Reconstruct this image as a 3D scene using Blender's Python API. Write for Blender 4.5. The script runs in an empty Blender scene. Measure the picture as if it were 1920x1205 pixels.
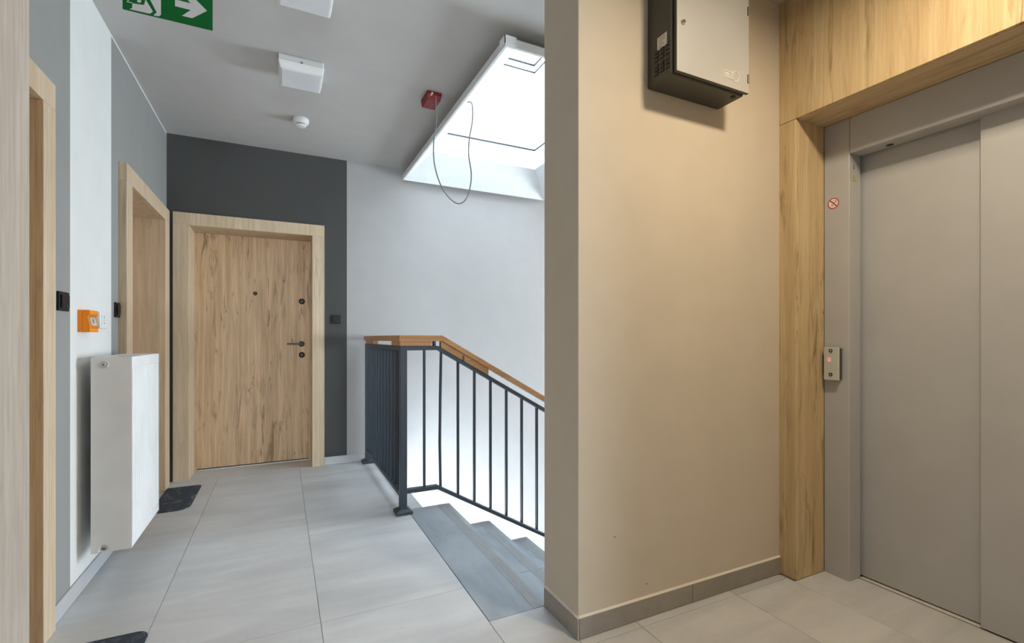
import bpy, bmesh, math, random
from math import sin, cos, pi, radians
from mathutils import Vector

random.seed(7)
scene = bpy.context.scene
COL = scene.collection

# ------------------------------------------------------------------ camera
cam_data = bpy.data.cameras.new('camera')
cam_data.sensor_fit = 'HORIZONTAL'
cam_data.sensor_width = 36.0
cam_data.lens = 36.0 * 891.3 / 1920.0
cam_data.shift_y = (633.2 - 602.5) / 1920.0
cam_data.clip_start = 0.05
cam = bpy.data.objects.new('camera', cam_data)
cam.location = (0, 0, 1.13)
cam.rotation_euler = (radians(90), 0, radians(-25.869))
COL.objects.link(cam)
scene.camera = cam

# ------------------------------------------------------------------ world / sky (bright overcast)
SKY = 46.0
world = bpy.data.worlds.new('overcast_sky')
scene.world = world
world.use_nodes = True
bg = world.node_tree.nodes['Background']
bg.inputs['Color'].default_value = (0.77, 0.895, 1.0, 1)
bg.inputs['Strength'].default_value = SKY

# portal in the skylight opening, helps sampling of the sky only
pd = bpy.data.lights.new('skylight_portal', 'AREA')
pd.shape = 'RECTANGLE'; pd.size = 0.92; pd.size_y = 1.74
pd.cycles.is_portal = True
po = bpy.data.objects.new('skylight_portal', pd)
po.location = (1.775, 3.30, 3.92)
COL.objects.link(po)

# portal in the stair landing window
pd2 = bpy.data.lights.new('window_portal', 'AREA')
pd2.shape = 'RECTANGLE'; pd2.size = 1.6; pd2.size_y = 1.5
pd2.cycles.is_portal = True
po2 = bpy.data.objects.new('window_portal', pd2)
po2.location = (5.78, 2.55, 1.05); po2.rotation_euler = (0, radians(90), 0)
COL.objects.link(po2)

# portal in the added corridor window behind the viewer
pd3 = bpy.data.lights.new('corridor_portal', 'AREA')
pd3.shape = 'RECTANGLE'; pd3.size = 1.24; pd3.size_y = 1.6
pd3.cycles.is_portal = True
po3 = bpy.data.objects.new('corridor_portal', pd3)
po3.location = (-0.04, -5.68, 1.55); po3.rotation_euler = (radians(90), 0, 0)
COL.objects.link(po3)

LOBBY_LAMP_W = 26.0
LOBBY_LAMP_COL = (1.0, 0.83, 0.60)

# ------------------------------------------------------------------ exposure
vs = scene.view_settings
vs.view_transform = 'Standard'
vs.look = 'None'
vs.exposure = 0.0
vs.gamma = 1.0
vs.use_curve_mapping = False

# ================================================================== materials
MATS = {}
def new_mat(name):
    m = bpy.data.materials.new(name); m.use_nodes = True
    nt = m.node_tree
    return m, nt, nt.nodes['Principled BSDF'], nt.nodes['Material Output']

def N(nt, typ, **kw):
    n = nt.nodes.new(typ)
    for k, v in kw.items(): setattr(n, k, v)
    return n

def coords(nt, scale, rand=True, kind='Object'):
    tc = N(nt, 'ShaderNodeTexCoord')
    out = tc.outputs[kind]
    if rand:
        oi = N(nt, 'ShaderNodeObjectInfo')
        mul = N(nt, 'ShaderNodeMath', operation='MULTIPLY'); mul.inputs[1].default_value = 41.0
        nt.links.new(oi.outputs['Random'], mul.inputs[0])
        add = N(nt, 'ShaderNodeVectorMath', operation='ADD')
        nt.links.new(out, add.inputs[0]); nt.links.new(mul.outputs[0], add.inputs[1])
        out = add.outputs[0]
    mp = N(nt, 'ShaderNodeMapping')
    mp.inputs['Scale'].default_value = scale
    nt.links.new(out, mp.inputs['Vector'])
    return mp.outputs['Vector']

def noise(nt, vec, scale, detail=4, rough=0.55, dist=0.0):
    n = N(nt, 'ShaderNodeTexNoise')
    n.inputs['Scale'].default_value = scale; n.inputs['Detail'].default_value = detail
    n.inputs['Roughness'].default_value = rough; n.inputs['Distortion'].default_value = dist
    nt.links.new(vec, n.inputs['Vector'])
    return n.outputs['Fac']

def ramp(nt, fac, stops):
    r = N(nt, 'ShaderNodeValToRGB')
    el = r.color_ramp.elements
    while len(el) < len(stops): el.new(0.5)
    for e, (p, c) in zip(el, stops):
        e.position = p
        e.color = (c[0], c[1], c[2], 1) if hasattr(c, '__len__') else (c, c, c, 1)
    nt.links.new(fac, r.inputs['Fac'])
    return r.outputs['Color']

def mix(nt, fac, a, b, mode='MIX'):
    n = N(nt, 'ShaderNodeMix', data_type='RGBA', blend_type=mode)
    for sock, v in ((n.inputs[0], fac), (n.inputs[6], a), (n.inputs[7], b)):
        if hasattr(v, 'is_linked'): nt.links.new(v, sock)
        elif hasattr(v, '__len__'): sock.default_value = (*v[:3], 1)
        else: sock.default_value = v
    return n.outputs[2]

def bump(nt, bsdf, height, strength, dist=0.002):
    b = N(nt, 'ShaderNodeBump')
    b.inputs['Strength'].default_value = strength; b.inputs['Distance'].default_value = dist
    nt.links.new(height, b.inputs['Height'])
    nt.links.new(b.outputs['Normal'], bsdf.inputs['Normal'])

def plain(name, col, rough=0.5, metal=0.0, var=0.04, spec=0.5, bscale=0, bstr=0.0):
    m, nt, b, o = new_mat(name)
    v = coords(nt, (1, 1, 1))
    f = noise(nt, v, 6, 3)
    c = ramp(nt, f, [(0.3, [x * (1 - var) for x in col]), (0.7, [min(1, x * (1 + var)) for x in col])])
    nt.links.new(c, b.inputs['Base Color'])
    b.inputs['Roughness'].default_value = rough; b.inputs['Metallic'].default_value = metal
    b.inputs['Specular IOR Level'].default_value = spec
    if bscale:
        bump(nt, b, noise(nt, v, bscale, 2), bstr)
    MATS[name] = m
    return m

def paint(name, col, rough=0.75, var=0.025):
    return plain(name, col, rough, 0, var, 0.25, 260, 0.06)

def emit(name, col, strength):
    m, nt, b, o = new_mat(name)
    b.inputs['Base Color'].default_value = (*col, 1)
    b.inputs['Emission Color'].default_value = (*col, 1)
    b.inputs['Emission Strength'].default_value = strength
    MATS[name] = m
    return m

def wood(name, light, mid, dark, streak=0.55, rough=0.5, axis=2, k=1.0):
    """straight-grained oak: soft wide tone bands, fine pore lines, hand-long dark flecks, thin cracks"""
    m, nt, b, o = new_mat(name)
    def sc(a, l):
        s = [a * k, a * k, a * k]; s[axis] = l * k
        return tuple(s)
    big = noise(nt, coords(nt, sc(7.0, 0.45)), 1.0, 3, 0.5, 0.6)
    col = ramp(nt, big, [(0.30, mid), (0.48, light), (0.60, mid), (0.78, light)])
    # thin growth lines
    gl = noise(nt, coords(nt, sc(42, 0.9)), 1.0, 4, 0.6, 0.5)
    col = mix(nt, ramp(nt, gl, [(0.38, 0.42), (0.58, 0.0)]), col, dark)
    # pores
    fine = noise(nt, coords(nt, sc(150, 5.0)), 1.0, 3, 0.65)
    col = mix(nt, 0.5, col, ramp(nt, fine, [(0.32, 0.70), (0.60, 1.05)]), 'MULTIPLY')
    # flecks, gated so that they come in clusters
    st = noise(nt, coords(nt, sc(22, 3.0)), 1.0, 4, 0.6, 0.9)
    gate = ramp(nt, noise(nt, coords(nt, sc(5, 1.2)), 1.0, 2), [(0.36, 0.25), (0.54, 1.0)])
    stf = mix(nt, 1.0, ramp(nt, st, [(0.54, 0.0), (0.68, 1.0)]), gate, 'MULTIPLY')
    stm = mix(nt, 1.0, stf, (streak, streak, streak), 'MULTIPLY')
    col = mix(nt, stm, col, [x * 0.62 for x in dark])
    # cracks
    ck = noise(nt, coords(nt, sc(11, 0.7)), 1.0, 2, 0.5, 1.4)
    ckr = ramp(nt, ck, [(0.488, 0.0), (0.5, 1.0), (0.512, 0.0)])
    g2 = ramp(nt, noise(nt, coords(nt, sc(4, 2.0)), 1.0, 2), [(0.50, 0.0), (0.58, 1.0)])
    cm = mix(nt, 1.0, mix(nt, 1.0, ckr, g2, 'MULTIPLY'), (streak, streak, streak), 'MULTIPLY')
    col = mix(nt, cm, col, [x * 0.35 for x in dark])
    nt.links.new(col, b.inputs['Base Color'])
    b.inputs['Roughness'].default_value = rough
    b.inputs['Specular IOR Level'].default_value = 0.3
    bump(nt, b, fine, 0.12, 0.001)
    MATS[name] = m
    return m

def concrete(name, a, c, rough=0.42, streak=(1.1, 5.0, 3.0), bmp=0.04):
    m, nt, b, o = new_mat(name)
    v = coords(nt, streak)
    f = noise(nt, v, 1.0, 6, 0.62, 0.7)
    col = ramp(nt, f, [(0.3, a), (0.68, c)])
    v2 = coords(nt, (2.2, 2.2, 2.2))
    f2 = noise(nt, v2, 1.0, 5, 0.6)
    r2 = ramp(nt, f2, [(0.3, 0.9), (0.7, 1.06)])
    col = mix(nt, 0.8, col, r2, 'MULTIPLY')
    v3 = coords(nt, (60, 60, 60))
    f3 = noise(nt, v3, 1.0, 2)
    r3 = ramp(nt, f3, [(0.22, 0.86), (0.4, 1.0)])
    col = mix(nt, 0.6, col, r3, 'MULTIPLY')
    nt.links.new(col, b.inputs['Base Color'])
    rr = ramp(nt, f2, [(0.3, rough - 0.06), (0.7, rough + 0.08)])
    nt.links.new(rr, b.inputs['Roughness'])
    b.inputs['Specular IOR Level'].default_value = 0.4
    bump(nt, b, f, bmp, 0.002)
    MATS[name] = m
    return m

def glass(name, refl=0.06, tint=(1, 1, 1)):
    m, nt, b, o = new_mat(name)
    nt.nodes.remove(b)
    t = N(nt, 'ShaderNodeBsdfTransparent'); t.inputs['Color'].default_value = (*tint, 1)
    g = N(nt, 'ShaderNodeBsdfGlossy'); g.inputs['Roughness'].default_value = 0.02
    mx = N(nt, 'ShaderNodeMixShader'); mx.inputs[0].default_value = refl
    nt.links.new(t.outputs[0], mx.inputs[1]); nt.links.new(g.outputs[0], mx.inputs[2])
    nt.links.new(mx.outputs[0], o.inputs['Surface'])
    MATS[name] = m
    return m

paint('white_paint', (0.76, 0.76, 0.74))
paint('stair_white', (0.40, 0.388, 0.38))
paint('ceiling_paint', (0.55, 0.53, 0.515))
paint('grey_paint', (0.30, 0.30, 0.285))
paint('charcoal_paint', (0.072, 0.071, 0.068))
paint('beige_paint', (0.60, 0.53, 0.425))
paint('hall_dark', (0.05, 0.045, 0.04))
wood('oak_leaf', (0.78, 0.55, 0.34), (0.65, 0.44, 0.255), (0.43, 0.27, 0.14), 0.85)
wood('oak_casing', (0.70, 0.55, 0.39), (0.62, 0.475, 0.32), (0.50, 0.36, 0.23), 0.22)
wood('oak_portal', (0.65, 0.50, 0.295), (0.585, 0.435, 0.24), (0.47, 0.32, 0.155), 0.85)
wood('oak_soffit', (0.66, 0.52, 0.33), (0.60, 0.46, 0.275), (0.50, 0.36, 0.195), 0.6, 0.5, 1)
wood('oak_pale', (0.64, 0.61, 0.57), (0.60, 0.56, 0.52), (0.53, 0.49, 0.45), 0.25)
wood('handrail_oak', (0.52, 0.27, 0.12), (0.45, 0.225, 0.095), (0.36, 0.17, 0.07), 0.12, 0.4, 0, 1.5)
concrete('floor_tile', (0.50, 0.51, 0.525), (0.635, 0.645, 0.655))
concrete('step_tile', (0.25, 0.285, 0.32), (0.37, 0.405, 0.44), 0.5, (4, 2.0, 3))
concrete('skirting_tile', (0.44, 0.45, 0.46), (0.54, 0.55, 0.56), 0.5, (3, 3, 6))
concrete('skirting_brown', (0.26, 0.235, 0.20), (0.36, 0.33, 0.29), 0.5, (3, 3, 6))
plain('rib_light', (0.5, 0.52, 0.53), 0.5)
plain('groove_dark', (0.13, 0.14, 0.145), 0.6)
plain('grout', (0.36, 0.345, 0.33), 0.9)
plain('caulk', (0.72, 0.68, 0.60), 0.6)
plain('anthracite', (0.030, 0.042, 0.055), 0.42, 0.0, 0.05)
plain('black_plastic', (0.010, 0.010, 0.011), 0.45, 0, 0.04, 0.25)
plain('black_metal', (0.012, 0.010, 0.010), 0.35, 0.3)
plain('white_enamel', (0.86, 0.87, 0.88), 0.35)
plain('white_plastic', (0.80, 0.80, 0.79), 0.4)
plain('lamp_off', (0.78, 0.80, 0.84), 0.25)
plain('hood_white', (0.84, 0.86, 0.87), 0.4)
plain('gasket', (0.03, 0.032, 0.035), 0.6)
plain('plug_grey', (0.62, 0.61, 0.60), 0.4)
plain('steel', (0.55, 0.54, 0.52), 0.28, 0.9)
plain('chrome', (0.75, 0.74, 0.72), 0.15, 1.0)
plain('lift_grey', (0.475, 0.48, 0.485), 0.42, 0.1, 0.03, 0.5, 900, 0.05)
plain('sill_aluminium', (0.74, 0.72, 0.68), 0.45, 0.2)
plain('cabinet_dark', (0.060, 0.058, 0.047), 0.45)
plain('cabinet_door', (0.50, 0.51, 0.51), 0.33, 0.35, 0.02)
plain('vent_black', (0.01, 0.01, 0.009), 0.6)
plain('red_box', (0.24, 0.006, 0.010), 0.45)
plain('orange_box', (0.92, 0.27, 0.004), 0.45)
plain('sign_green', (0.0, 0.105, 0.016), 0.5, 0, 0.03, 0.2)
plain('sign_white', (0.55, 0.53, 0.51), 0.5)
plain('label_white', (0.72, 0.70, 0.66), 0.6)
plain('ink_grey', (0.12, 0.12, 0.12), 0.7)
plain('sticker_red', (0.50, 0.02, 0.02), 0.5)
plain('sticker_white', (0.85, 0.82, 0.75), 0.5)
plain('sticker_yellow', (0.62, 0.52, 0.03), 0.5)
plain('cable_grey', (0.22, 0.22, 0.21), 0.5)
plain('call_plate', (0.58, 0.60, 0.56), 0.35, 0.15, 0.02)
glass('skylight_glass', 0.05)
glass('dimming_glass', 0.05, (0.48, 0.48, 0.48))  # neutral grey tint added to dim daylight through the skylight pane
glass('clear_flap', 0.12, (0.95, 0.95, 0.95))
emit('lamp_lit', (1.0, 0.86, 0.66), 9.0)
emit('red_digit', (1.0, 0.30, 0.28), 0.75)

# doormat: navy carpet with pale scuffed fibres
m, nt, b, o = new_mat('mat_carpet')
v = coords(nt, (1, 1, 1))
f = noise(nt, v, 420, 2)
c = ramp(nt, f, [(0.35, (0.014, 0.022, 0.036)), (0.7, (0.055, 0.075, 0.105))])
vv = coords(nt, (16, 9, 1), False)
sc_ = noise(nt, vv, 1.0, 6, 0.75, 1.2)
sf = ramp(nt, sc_, [(0.52, 0.0), (0.66, 0.6)])
c = mix(nt, sf, c, (0.28, 0.30, 0.32))
nt.links.new(c, b.inputs['Base Color']); b.inputs['Roughness'].default_value = 0.95
bump(nt, b, f, 0.7, 0.004)
MATS['mat_carpet'] = m

# ================================================================== mesh builder
class MB:
    def __init__(self, org=(0, 0, 0)):
        self.o = Vector(org); self.v = []; self.f = []; self.m = []
    def add(self, vs, fs, mi=0):
        n = len(self.v)
        self.v += [Vector(p) - self.o for p in vs]
        self.f += [tuple(n + i for i in q) for q in fs]
        self.m += [mi] * len(fs)
        return self
    def box(self, x0, x1, y0, y1, z0, z1, mi=0):
        x0, x1 = min(x0, x1), max(x0, x1); y0, y1 = min(y0, y1), max(y0, y1); z0, z1 = min(z0, z1), max(z0, z1)
        vs = [(x, y, z) for x in (x0, x1) for y in (y0, y1) for z in (z0, z1)]
        return self.add(vs, [(0, 1, 3, 2), (4, 6, 7, 5), (0, 4, 5, 1), (2, 3, 7, 6), (0, 2, 6, 4), (1, 5, 7, 3)], mi)
    def prism(self, poly, vec, mi=0):
        """poly: 3D points, extruded along vec"""
        n = len(poly); vec = Vector(vec)
        vs = [Vector(p) for p in poly] + [Vector(p) + vec for p in poly]
        fs = [tuple(range(n))[::-1], tuple(range(n, 2 * n))] + [(i, (i + 1) % n, n + (i + 1) % n, n + i) for i in range(n)]
        return self.add(vs, fs, mi)
    def lathe(self, c, axis, prof, seg=24, mi=0):
        """prof: (radius, height along axis) pairs"""
        ax = Vector(axis).normalized()
        t = Vector((0, 0, 1)) if abs(ax.z) < 0.9 else Vector((1, 0, 0))
        a = ax.cross(t).normalized(); b2 = ax.cross(a)
        c = Vector(c); vs = []; fs = []
        for r, h in prof:
            for k in range(seg):
                an = 2 * pi * k / seg
                vs.append(c + ax * h + (a * cos(an) + b2 * sin(an)) * max(r, 1e-5))
        for j in range(len(prof) - 1):
            for k in range(seg):
                k2 = (k + 1) % seg
                fs.append((j * seg + k, j * seg + k2, (j + 1) * seg + k2, (j + 1) * seg + k))
        fs.append(tuple(range(seg))[::-1]); L = (len(prof) - 1) * seg
        fs.append(tuple(range(L, L + seg)))
        return self.add(vs, fs, mi)
    def cyl(self, c, axis, r, h, seg=20, mi=0):
        return self.lathe(c, axis, [(r, 0), (r, h)], seg, mi)
    def ring(self, c, axis, r0, r1, h, seg=32, mi=0):
        ax = Vector(axis).normalized()
        t = Vector((0, 0, 1)) if abs(ax.z) < 0.9 else Vector((1, 0, 0))
        a = ax.cross(t).normalized(); b2 = ax.cross(a); c = Vector(c); vs = []; fs = []
        for r, hh in ((r0, 0), (r1, 0), (r1, h), (r0, h)):
            for k in range(seg):
                an = 2 * pi * k / seg
                vs.append(c + ax * hh + (a * cos(an) + b2 * sin(an)) * r)
        for j in range(4):
            for k in range(seg):
                k2 = (k + 1) % seg; j2 = (j + 1) % 4
                fs.append((j * seg + k, j * seg + k2, j2 * seg + k2, j2 * seg + k))
        return self.add(vs, fs, mi)
    def tube(self, pts, r, seg=10, mi=0):
        pts = [Vector(p) for p in pts]; vs = []; fs = []
        up = Vector((0.3, 0.9, 0.1)).normalized()
        for i, p in enumerate(pts):
            d = (pts[min(i + 1, len(pts) - 1)] - pts[max(i - 1, 0)]).normalized()
            a = d.cross(up).normalized(); b2 = d.cross(a)
            for k in range(seg):
                an = 2 * pi * k / seg
                vs.append(p + (a * cos(an) + b2 * sin(an)) * r)
        for j in range(len(pts) - 1):
            for k in range(seg):
                k2 = (k + 1) % seg
                fs.append((j * seg + k, j * seg + k2, (j + 1) * seg + k2, (j + 1) * seg + k))
        fs.append(tuple(range(seg))[::-1]); L = (len(pts) - 1) * seg; fs.append(tuple(range(L, L + seg)))
        return self.add(vs, fs, mi)
    def mesh(self, name, mats):
        me = bpy.data.meshes.new(name)
        me.from_pydata([tuple(p) for p in self.v], [], self.f)
        for mm in ([mats] if isinstance(mats, str) else mats): me.materials.append(MATS[mm])
        for p, i in zip(me.polygons, self.m): p.material_index = i
        bm = bmesh.new(); bm.from_mesh(me); bmesh.ops.recalc_face_normals(bm, faces=bm.faces); bm.to_mesh(me); bm.free()
        me.update()
        return me
    def build(self, name, mats, parent=None, bev=0, smooth=False, seg=2):
        me = self.mesh(name, mats)
        ob = bpy.data.objects.new(name, me); COL.objects.link(ob)
        if parent is not None: ob.parent = parent
        else: ob.location = self.o
        if bev:
            md = ob.modifiers.new('bevel', 'BEVEL'); md.width = bev; md.segments = seg; md.limit_method = 'ANGLE'; md.angle_limit = radians(40)
        if smooth:
            for p in me.polygons: p.use_smooth = True
            try:
                me.set_sharp_from_angle(angle=radians(35))
            except Exception: pass
        return ob

def tag(o, label, cat, group=None, kind=None):
    o['label'] = label; o['category'] = cat
    if group: o['group'] = group
    if kind: o['kind'] = kind
    return o

def thing(name, loc, label, cat, group=None, kind=None):
    e = bpy.data.objects.new(name, None); COL.objects.link(e); e.location = loc; e.empty_display_size = 0.05
    return tag(e, label, cat, group, kind)

def copy_tree(root, loc):
    r = root.copy(); COL.objects.link(r); r.location = loc
    for ch in list(root.children):
        c = ch.copy(); COL.objects.link(c); c.parent = r
        for g in list(ch.children):
            d = g.copy(); COL.objects.link(d); d.parent = c
    return r

# ================================================================== dimensions (metres)
CZ = 2.731                 # ceiling
XL = -0.808                # left wall plane
YB = 4.52                  # far wall plane
PX, PY0, PY1 = 1.003, 1.497, 1.755   # partition: end face X, lobby face Y, stair face Y
XW = 2.155                 # oak portal plane
XJ = 2.369                 # lift frame plane
LY0, LY1 = 0.405, 1.301    # lift opening
NY0, NY1 = 0.29, 1.415     # niche in oak portal
LZ = 2.150                 # niche height
YR = -0.62                  # unseen lobby wall behind, pulled in to screen off corridor daylight
YZ = -5.5                  # far end of the corridor behind the viewer
XC = 0.72                  # right side of that corridor
XE = 5.6                   # end of stairwell
TX0, TX1, TY0, TY1 = 0.746, 1.035, 1.745, 3.12
DL = -3.06                 # lower floor

# ================================================================== setting
# ---- left wall
w = MB()
def lw(y0, y1, z0, z1, mi): w.box(XL - 0.32, XL, y0, y1, z0, z1, mi)
G, W_ = 0, 1
lw(YZ, -0.56, 0, CZ, G); lw(-0.56, 0.42, 2.03, CZ, G)
lw(0.42, 1.40, 0, CZ, G)
lw(1.40, 2.34, 2.01, CZ, G)
lw(2.34, 2.636, 0, CZ, G)
lw(2.636, 3.178, 0, CZ, W_)
lw(3.178, 3.40, 0, CZ - 0.010, G)
lw(3.40, 4.29, 2.01, CZ - 0.010, G)
lw(4.29, YB + 0.3, 0, CZ - 0.010, G)
w.box(XL - 0.32, XL, 3.178, YB + 0.3, CZ - 0.010, CZ, W_)
w.box(XL - 0.42, XL - 0.32, YZ, YB + 0.5, -0.3, CZ, G)
o = w.build('wall_left', ['grey_paint', 'white_paint'])
tag(o, 'left corridor wall painted grey with one tall white band behind the radiator', 'wall', kind='structure')

# ---- far wall
w = MB()
BX = 0.532
w.box(XL - 0.3, -0.745, YB, YB + 0.3, 0, CZ, 0)
w.box(-0.745, 0.325, YB, YB + 0.3, 2.04, CZ, 0)
w.box(0.325, BX, YB, YB + 0.3, 0, CZ, 0)
w.box(BX, XE + 0.2, YB, YB + 0.3, DL, CZ, 1)
w.box(0.2, BX, YB, YB + 0.3, DL, -0.31, 1)
w.box(XL - 0.3, BX, YB + 0.3, YB + 0.4, -0.3, CZ, 0)
o = w.build('wall_back', ['charcoal_paint', 'stair_white'])
tag(o, 'far wall, charcoal around the door and white along the staircase', 'wall', kind='structure')

# ---- partition between lift lobby and stairs
w = MB()
w.box(PX, XE + 0.2, PY0, PY1, DL, CZ, 0)
o = w.build('wall_partition', ['beige_paint'], bev=0.003)
for nx, nz in ((1.172, 0.352), (1.332, 0.133)):
    mb = MB(); mb.cyl((nx, PY0 + 0.001, nz), (0, -1, 0), 0.0028, 0.0016, 8); mb.build('nail_mark', ['hall_dark'], o)
tag(o, 'beige partition wall end between the staircase and the lift lobby', 'wall', kind='structure')

# ---- lift wall core behind portal
w = MB()
w.box(XW + 0.02, XW + 0.5, NY1 + 0.02, PY0, 0, CZ)
w.box(XW + 0.02, XW + 0.5, YR, NY0 - 0.02, 0, CZ)
w.box(XW + 0.02, XW + 0.5, NY0 - 0.02, NY1 + 0.02, LZ + 0.02, CZ)
w.box(XW + 0.42, XW + 0.6, NY0 - 0.1, NY1 + 0.1, -0.2, LZ + 0.2)
o = w.build('wall_right', ['beige_paint'])
tag(o, 'right lobby wall holding the lift behind its oak surround', 'wall', kind='structure')

# ---- wall behind the camera (shaped to shield the lobby from daylight), stairwell end wall, lower closure
RWX0, RWX1, RWZ0, RWZ1 = -0.66, 0.58, 0.75, 2.35
w = MB(); w.box(XC, XW + 0.6, YR - 0.2, YR, -0.3, CZ, 1); w.box(XC, XC + 0.2, YZ, YR - 0.2, -0.3, CZ)
w.box(XL - 0.4, RWX0, YZ - 0.2, YZ, -0.3, CZ); w.box(RWX1, XC + 0.2, YZ - 0.2, YZ, -0.3, CZ)
w.box(RWX0, RWX1, YZ - 0.2, YZ, -0.3, RWZ0); w.box(RWX0, RWX1, YZ - 0.2, YZ, RWZ1, CZ)
tag(w.build('wall_rear', ['white_paint', 'beige_paint']), 'unseen white and beige walls behind the viewer closing lobby and corridor, shaped to shield the lobby from daylight', 'wall', kind='structure')
WY0, WY1, WZ0, WZ1 = 1.80, 3.30, 0.25, 1.85    # landing window opening
w = MB()
w.box(XE, XE + 0.2, PY0, WY0, DL, CZ); w.box(XE, XE + 0.2, WY1, YB + 0.3, DL, CZ)
w.box(XE, XE + 0.2, WY0, WY1, DL, WZ0); w.box(XE, XE + 0.2, WY0, WY1, WZ1, CZ)
tag(w.build('wall_stairwell', ['stair_white']), 'white end wall of the stairwell hidden behind the partition', 'wall', kind='structure')
w = MB(); w.box(-0.4, -0.2, PY0, YB + 0.3, DL, -0.3)
tag(w.build('wall_lower', ['stair_white']), 'white wall under the landing on the lower storey', 'wall', kind='structure')
w = MB(); w.box(-0.4, XE + 0.2, PY0, YB + 0.3, DL - 0.2, DL)
tag(w.build('floor_lower', ['step_tile']), 'grey tiled floor at the foot of the stairs below', 'floor', kind='structure')

# ---- ceiling with skylight hole
SX0, SX1, SY0, SY1 = 1.03, 2.525, 2.19, 4.45      # hood rim
RZ, IN = 2.61, 0.217
OX0, OX1, OY0, OY1 = SX0 + IN, SX1 - IN, SY0 + IN, SY1 - IN   # shaft
HX0, HX1, HY0, HY1 = SX0 + 0.115, SX1 - 0.115, SY0 + 0.115, SY1 - 0.115
w = MB()
w.box(XL - 0.4, HX0, YZ - 0.2, YB + 0.4, CZ, CZ + 0.25)
w.box(HX1, XE + 0.2, YZ - 0.2, YB + 0.4, CZ, CZ + 0.25)
w.box(HX0, HX1, YZ - 0.2, HY0, CZ, CZ + 0.25)
w.box(HX0, HX1, HY1, YB + 0.4, CZ, CZ + 0.25)
o = w.build('ceiling', ['ceiling_paint'])
tag(o, 'flat pale grey ceiling above corridor and lobby', 'ceiling', kind='structure')

# ---- floor slab (grout bed) and tiles
w = MB()
w.box(XL - 0.35, TX0, YZ, YB + 0.35, -0.30, -0.004)
w.box(TX0, 0.85, TY1, YB, -0.30, -0.004)
w.box(TX0, XW + 0.5, YR, TY0, -0.30, -0.004)
floor = w.build('floor', ['grout'])
tag(floor, 'grey stone-look tiled floor of corridor and lift lobby', 'floor', kind='structure')
tile_cache = {}
def tile(x0, x1, y0, y1, mat='floor_tile', parent=floor, name='floor_tile', z=0.0, g=0.0011, th=0.012):
    x0 += g; x1 -= g; y0 += g; y1 -= g
    sx, sy = round(x1 - x0, 3), round(y1 - y0, 3)
    key = (sx, sy, mat, th)
    if key not in tile_cache:
        mb = MB()
        hx, hy, c = sx / 2, sy / 2, 0.0008
        mb.add([(-hx, -hy, -th), (hx, -hy, -th), (hx, hy, -th), (-hx, hy, -th),
                (-hx, -hy, -c), (hx, -hy, -c), (hx, hy, -c), (-hx, hy, -c),
                (-hx + c, -hy + c, 0), (hx - c, -hy + c, 0), (hx - c, hy - c, 0), (-hx + c, hy - c, 0)],
               [(0, 3, 2, 1), (0, 1, 5, 4), (1, 2, 6, 5), (2, 3, 7, 6), (3, 0, 4, 7),
                (4, 5, 9, 8), (5, 6, 10, 9), (6, 7, 11, 10), (7, 4, 8, 11), (8, 9, 10, 11)])
        tile_cache[key] = mb.mesh(name, [mat])
    ob = bpy.data.objects.new(name, tile_cache[key]); COL.objects.link(ob)
    ob.parent = parent
    ob.location = Vector(((x0 + x1) / 2, (y0 + y1) / 2, z))
    return ob
JX = [-1.06, -0.46, 0.140, 0.744]
JY = [YZ, -3.97, -2.77, -1.57, -0.37, 0.83, 2.03, 3.23, 4.43, YB]
for i in range(2):
    x0 = max(JX[i], XL)
    for a, c in zip(JY[:-1], JY[1:]): tile(x0, JX[i + 1], a, c)
for a, c in zip([YZ, -3.97, -2.77, -1.57, -0.37, 0.83, 2.03, 2.96, 4.16], [-3.97, -2.77, -1.57, -0.37, 0.83, 2.03, 2.96, 4.16, YB]): tile(JX[2], JX[3], a, c)
tile(0.744, 0.85, TY1, 4.16); tile(0.744, 0.85, 4.16, YB)
tile(-0.665, 0.250, YB, 4.83)                      # far door threshold
tile(-1.09, XL, 3.418, 4.271); tile(-1.09, XL, 1.42, 2.319)
LX = [0.744, 1.27, 1.80, 2.14]
LYs = [YR, 0.25, 1.45]
for a, c in zip(LX[:-1], LX[1:]):
    for d, e in zip(LYs[:-1], LYs[1:]): tile(a, c, d, e)
tile(0.744, 1.003, 1.45, TY0); tile(1.003, 1.27, 1.45, PY0); tile(1.27, 1.80, 1.45, PY0); tile(1.80, 2.14, 1.45, PY0)
tile(2.14, 2.440, NY0, NY1)

# ---- skirting tiles
def skirt(name, label, runs, h=0.072, mat='skirting_tile', caulk=False, t=0.009):
    root = thing(name, (0, 0, 0), label, 'baseboard', kind='structure')
    for axis, plane, sgn, a, b2 in runs:
        L = b2 - a; n = max(1, round(L / 0.6))
        for k in range(n):
            p, q = a + L * k / n + 0.001, a + L * (k + 1) / n - 0.001
            mb = MB()
            if axis == 'x': mb.box(plane, plane + sgn * t, p, q, 0.0015, h)     # runs along Y
            else: mb.box(p, q, plane, plane + sgn * t, 0.0015, h)
            mb.build('skirting_tile', [mat], root, bev=0.0012, seg=1)
        if caulk:
            mb = MB(); e = 0.006
            if axis == 'x': mb.prism([(plane, a, h), (plane + sgn * (t - 0.001), a, h), (plane, a, h + e)], (0, L, 0))
            else: mb.prism([(a, plane, h), (a, plane + sgn * (t - 0.001), h), (a, plane, h + e)], (L, 0, 0))
            mb.build('caulk_bead', ['caulk'], root)
    return root
skirt('baseboard_left', 'low grey tile skirting along the left wall under the radiator', [('x', XL, 1, 2.425, 3.303), ('x', XL, 1, 4.425, YB)])
skirt('baseboard_back', 'low grey tile skirting along the far white wall by the railing', [('y', YB, -1, 0.342, 0.86)])
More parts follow.
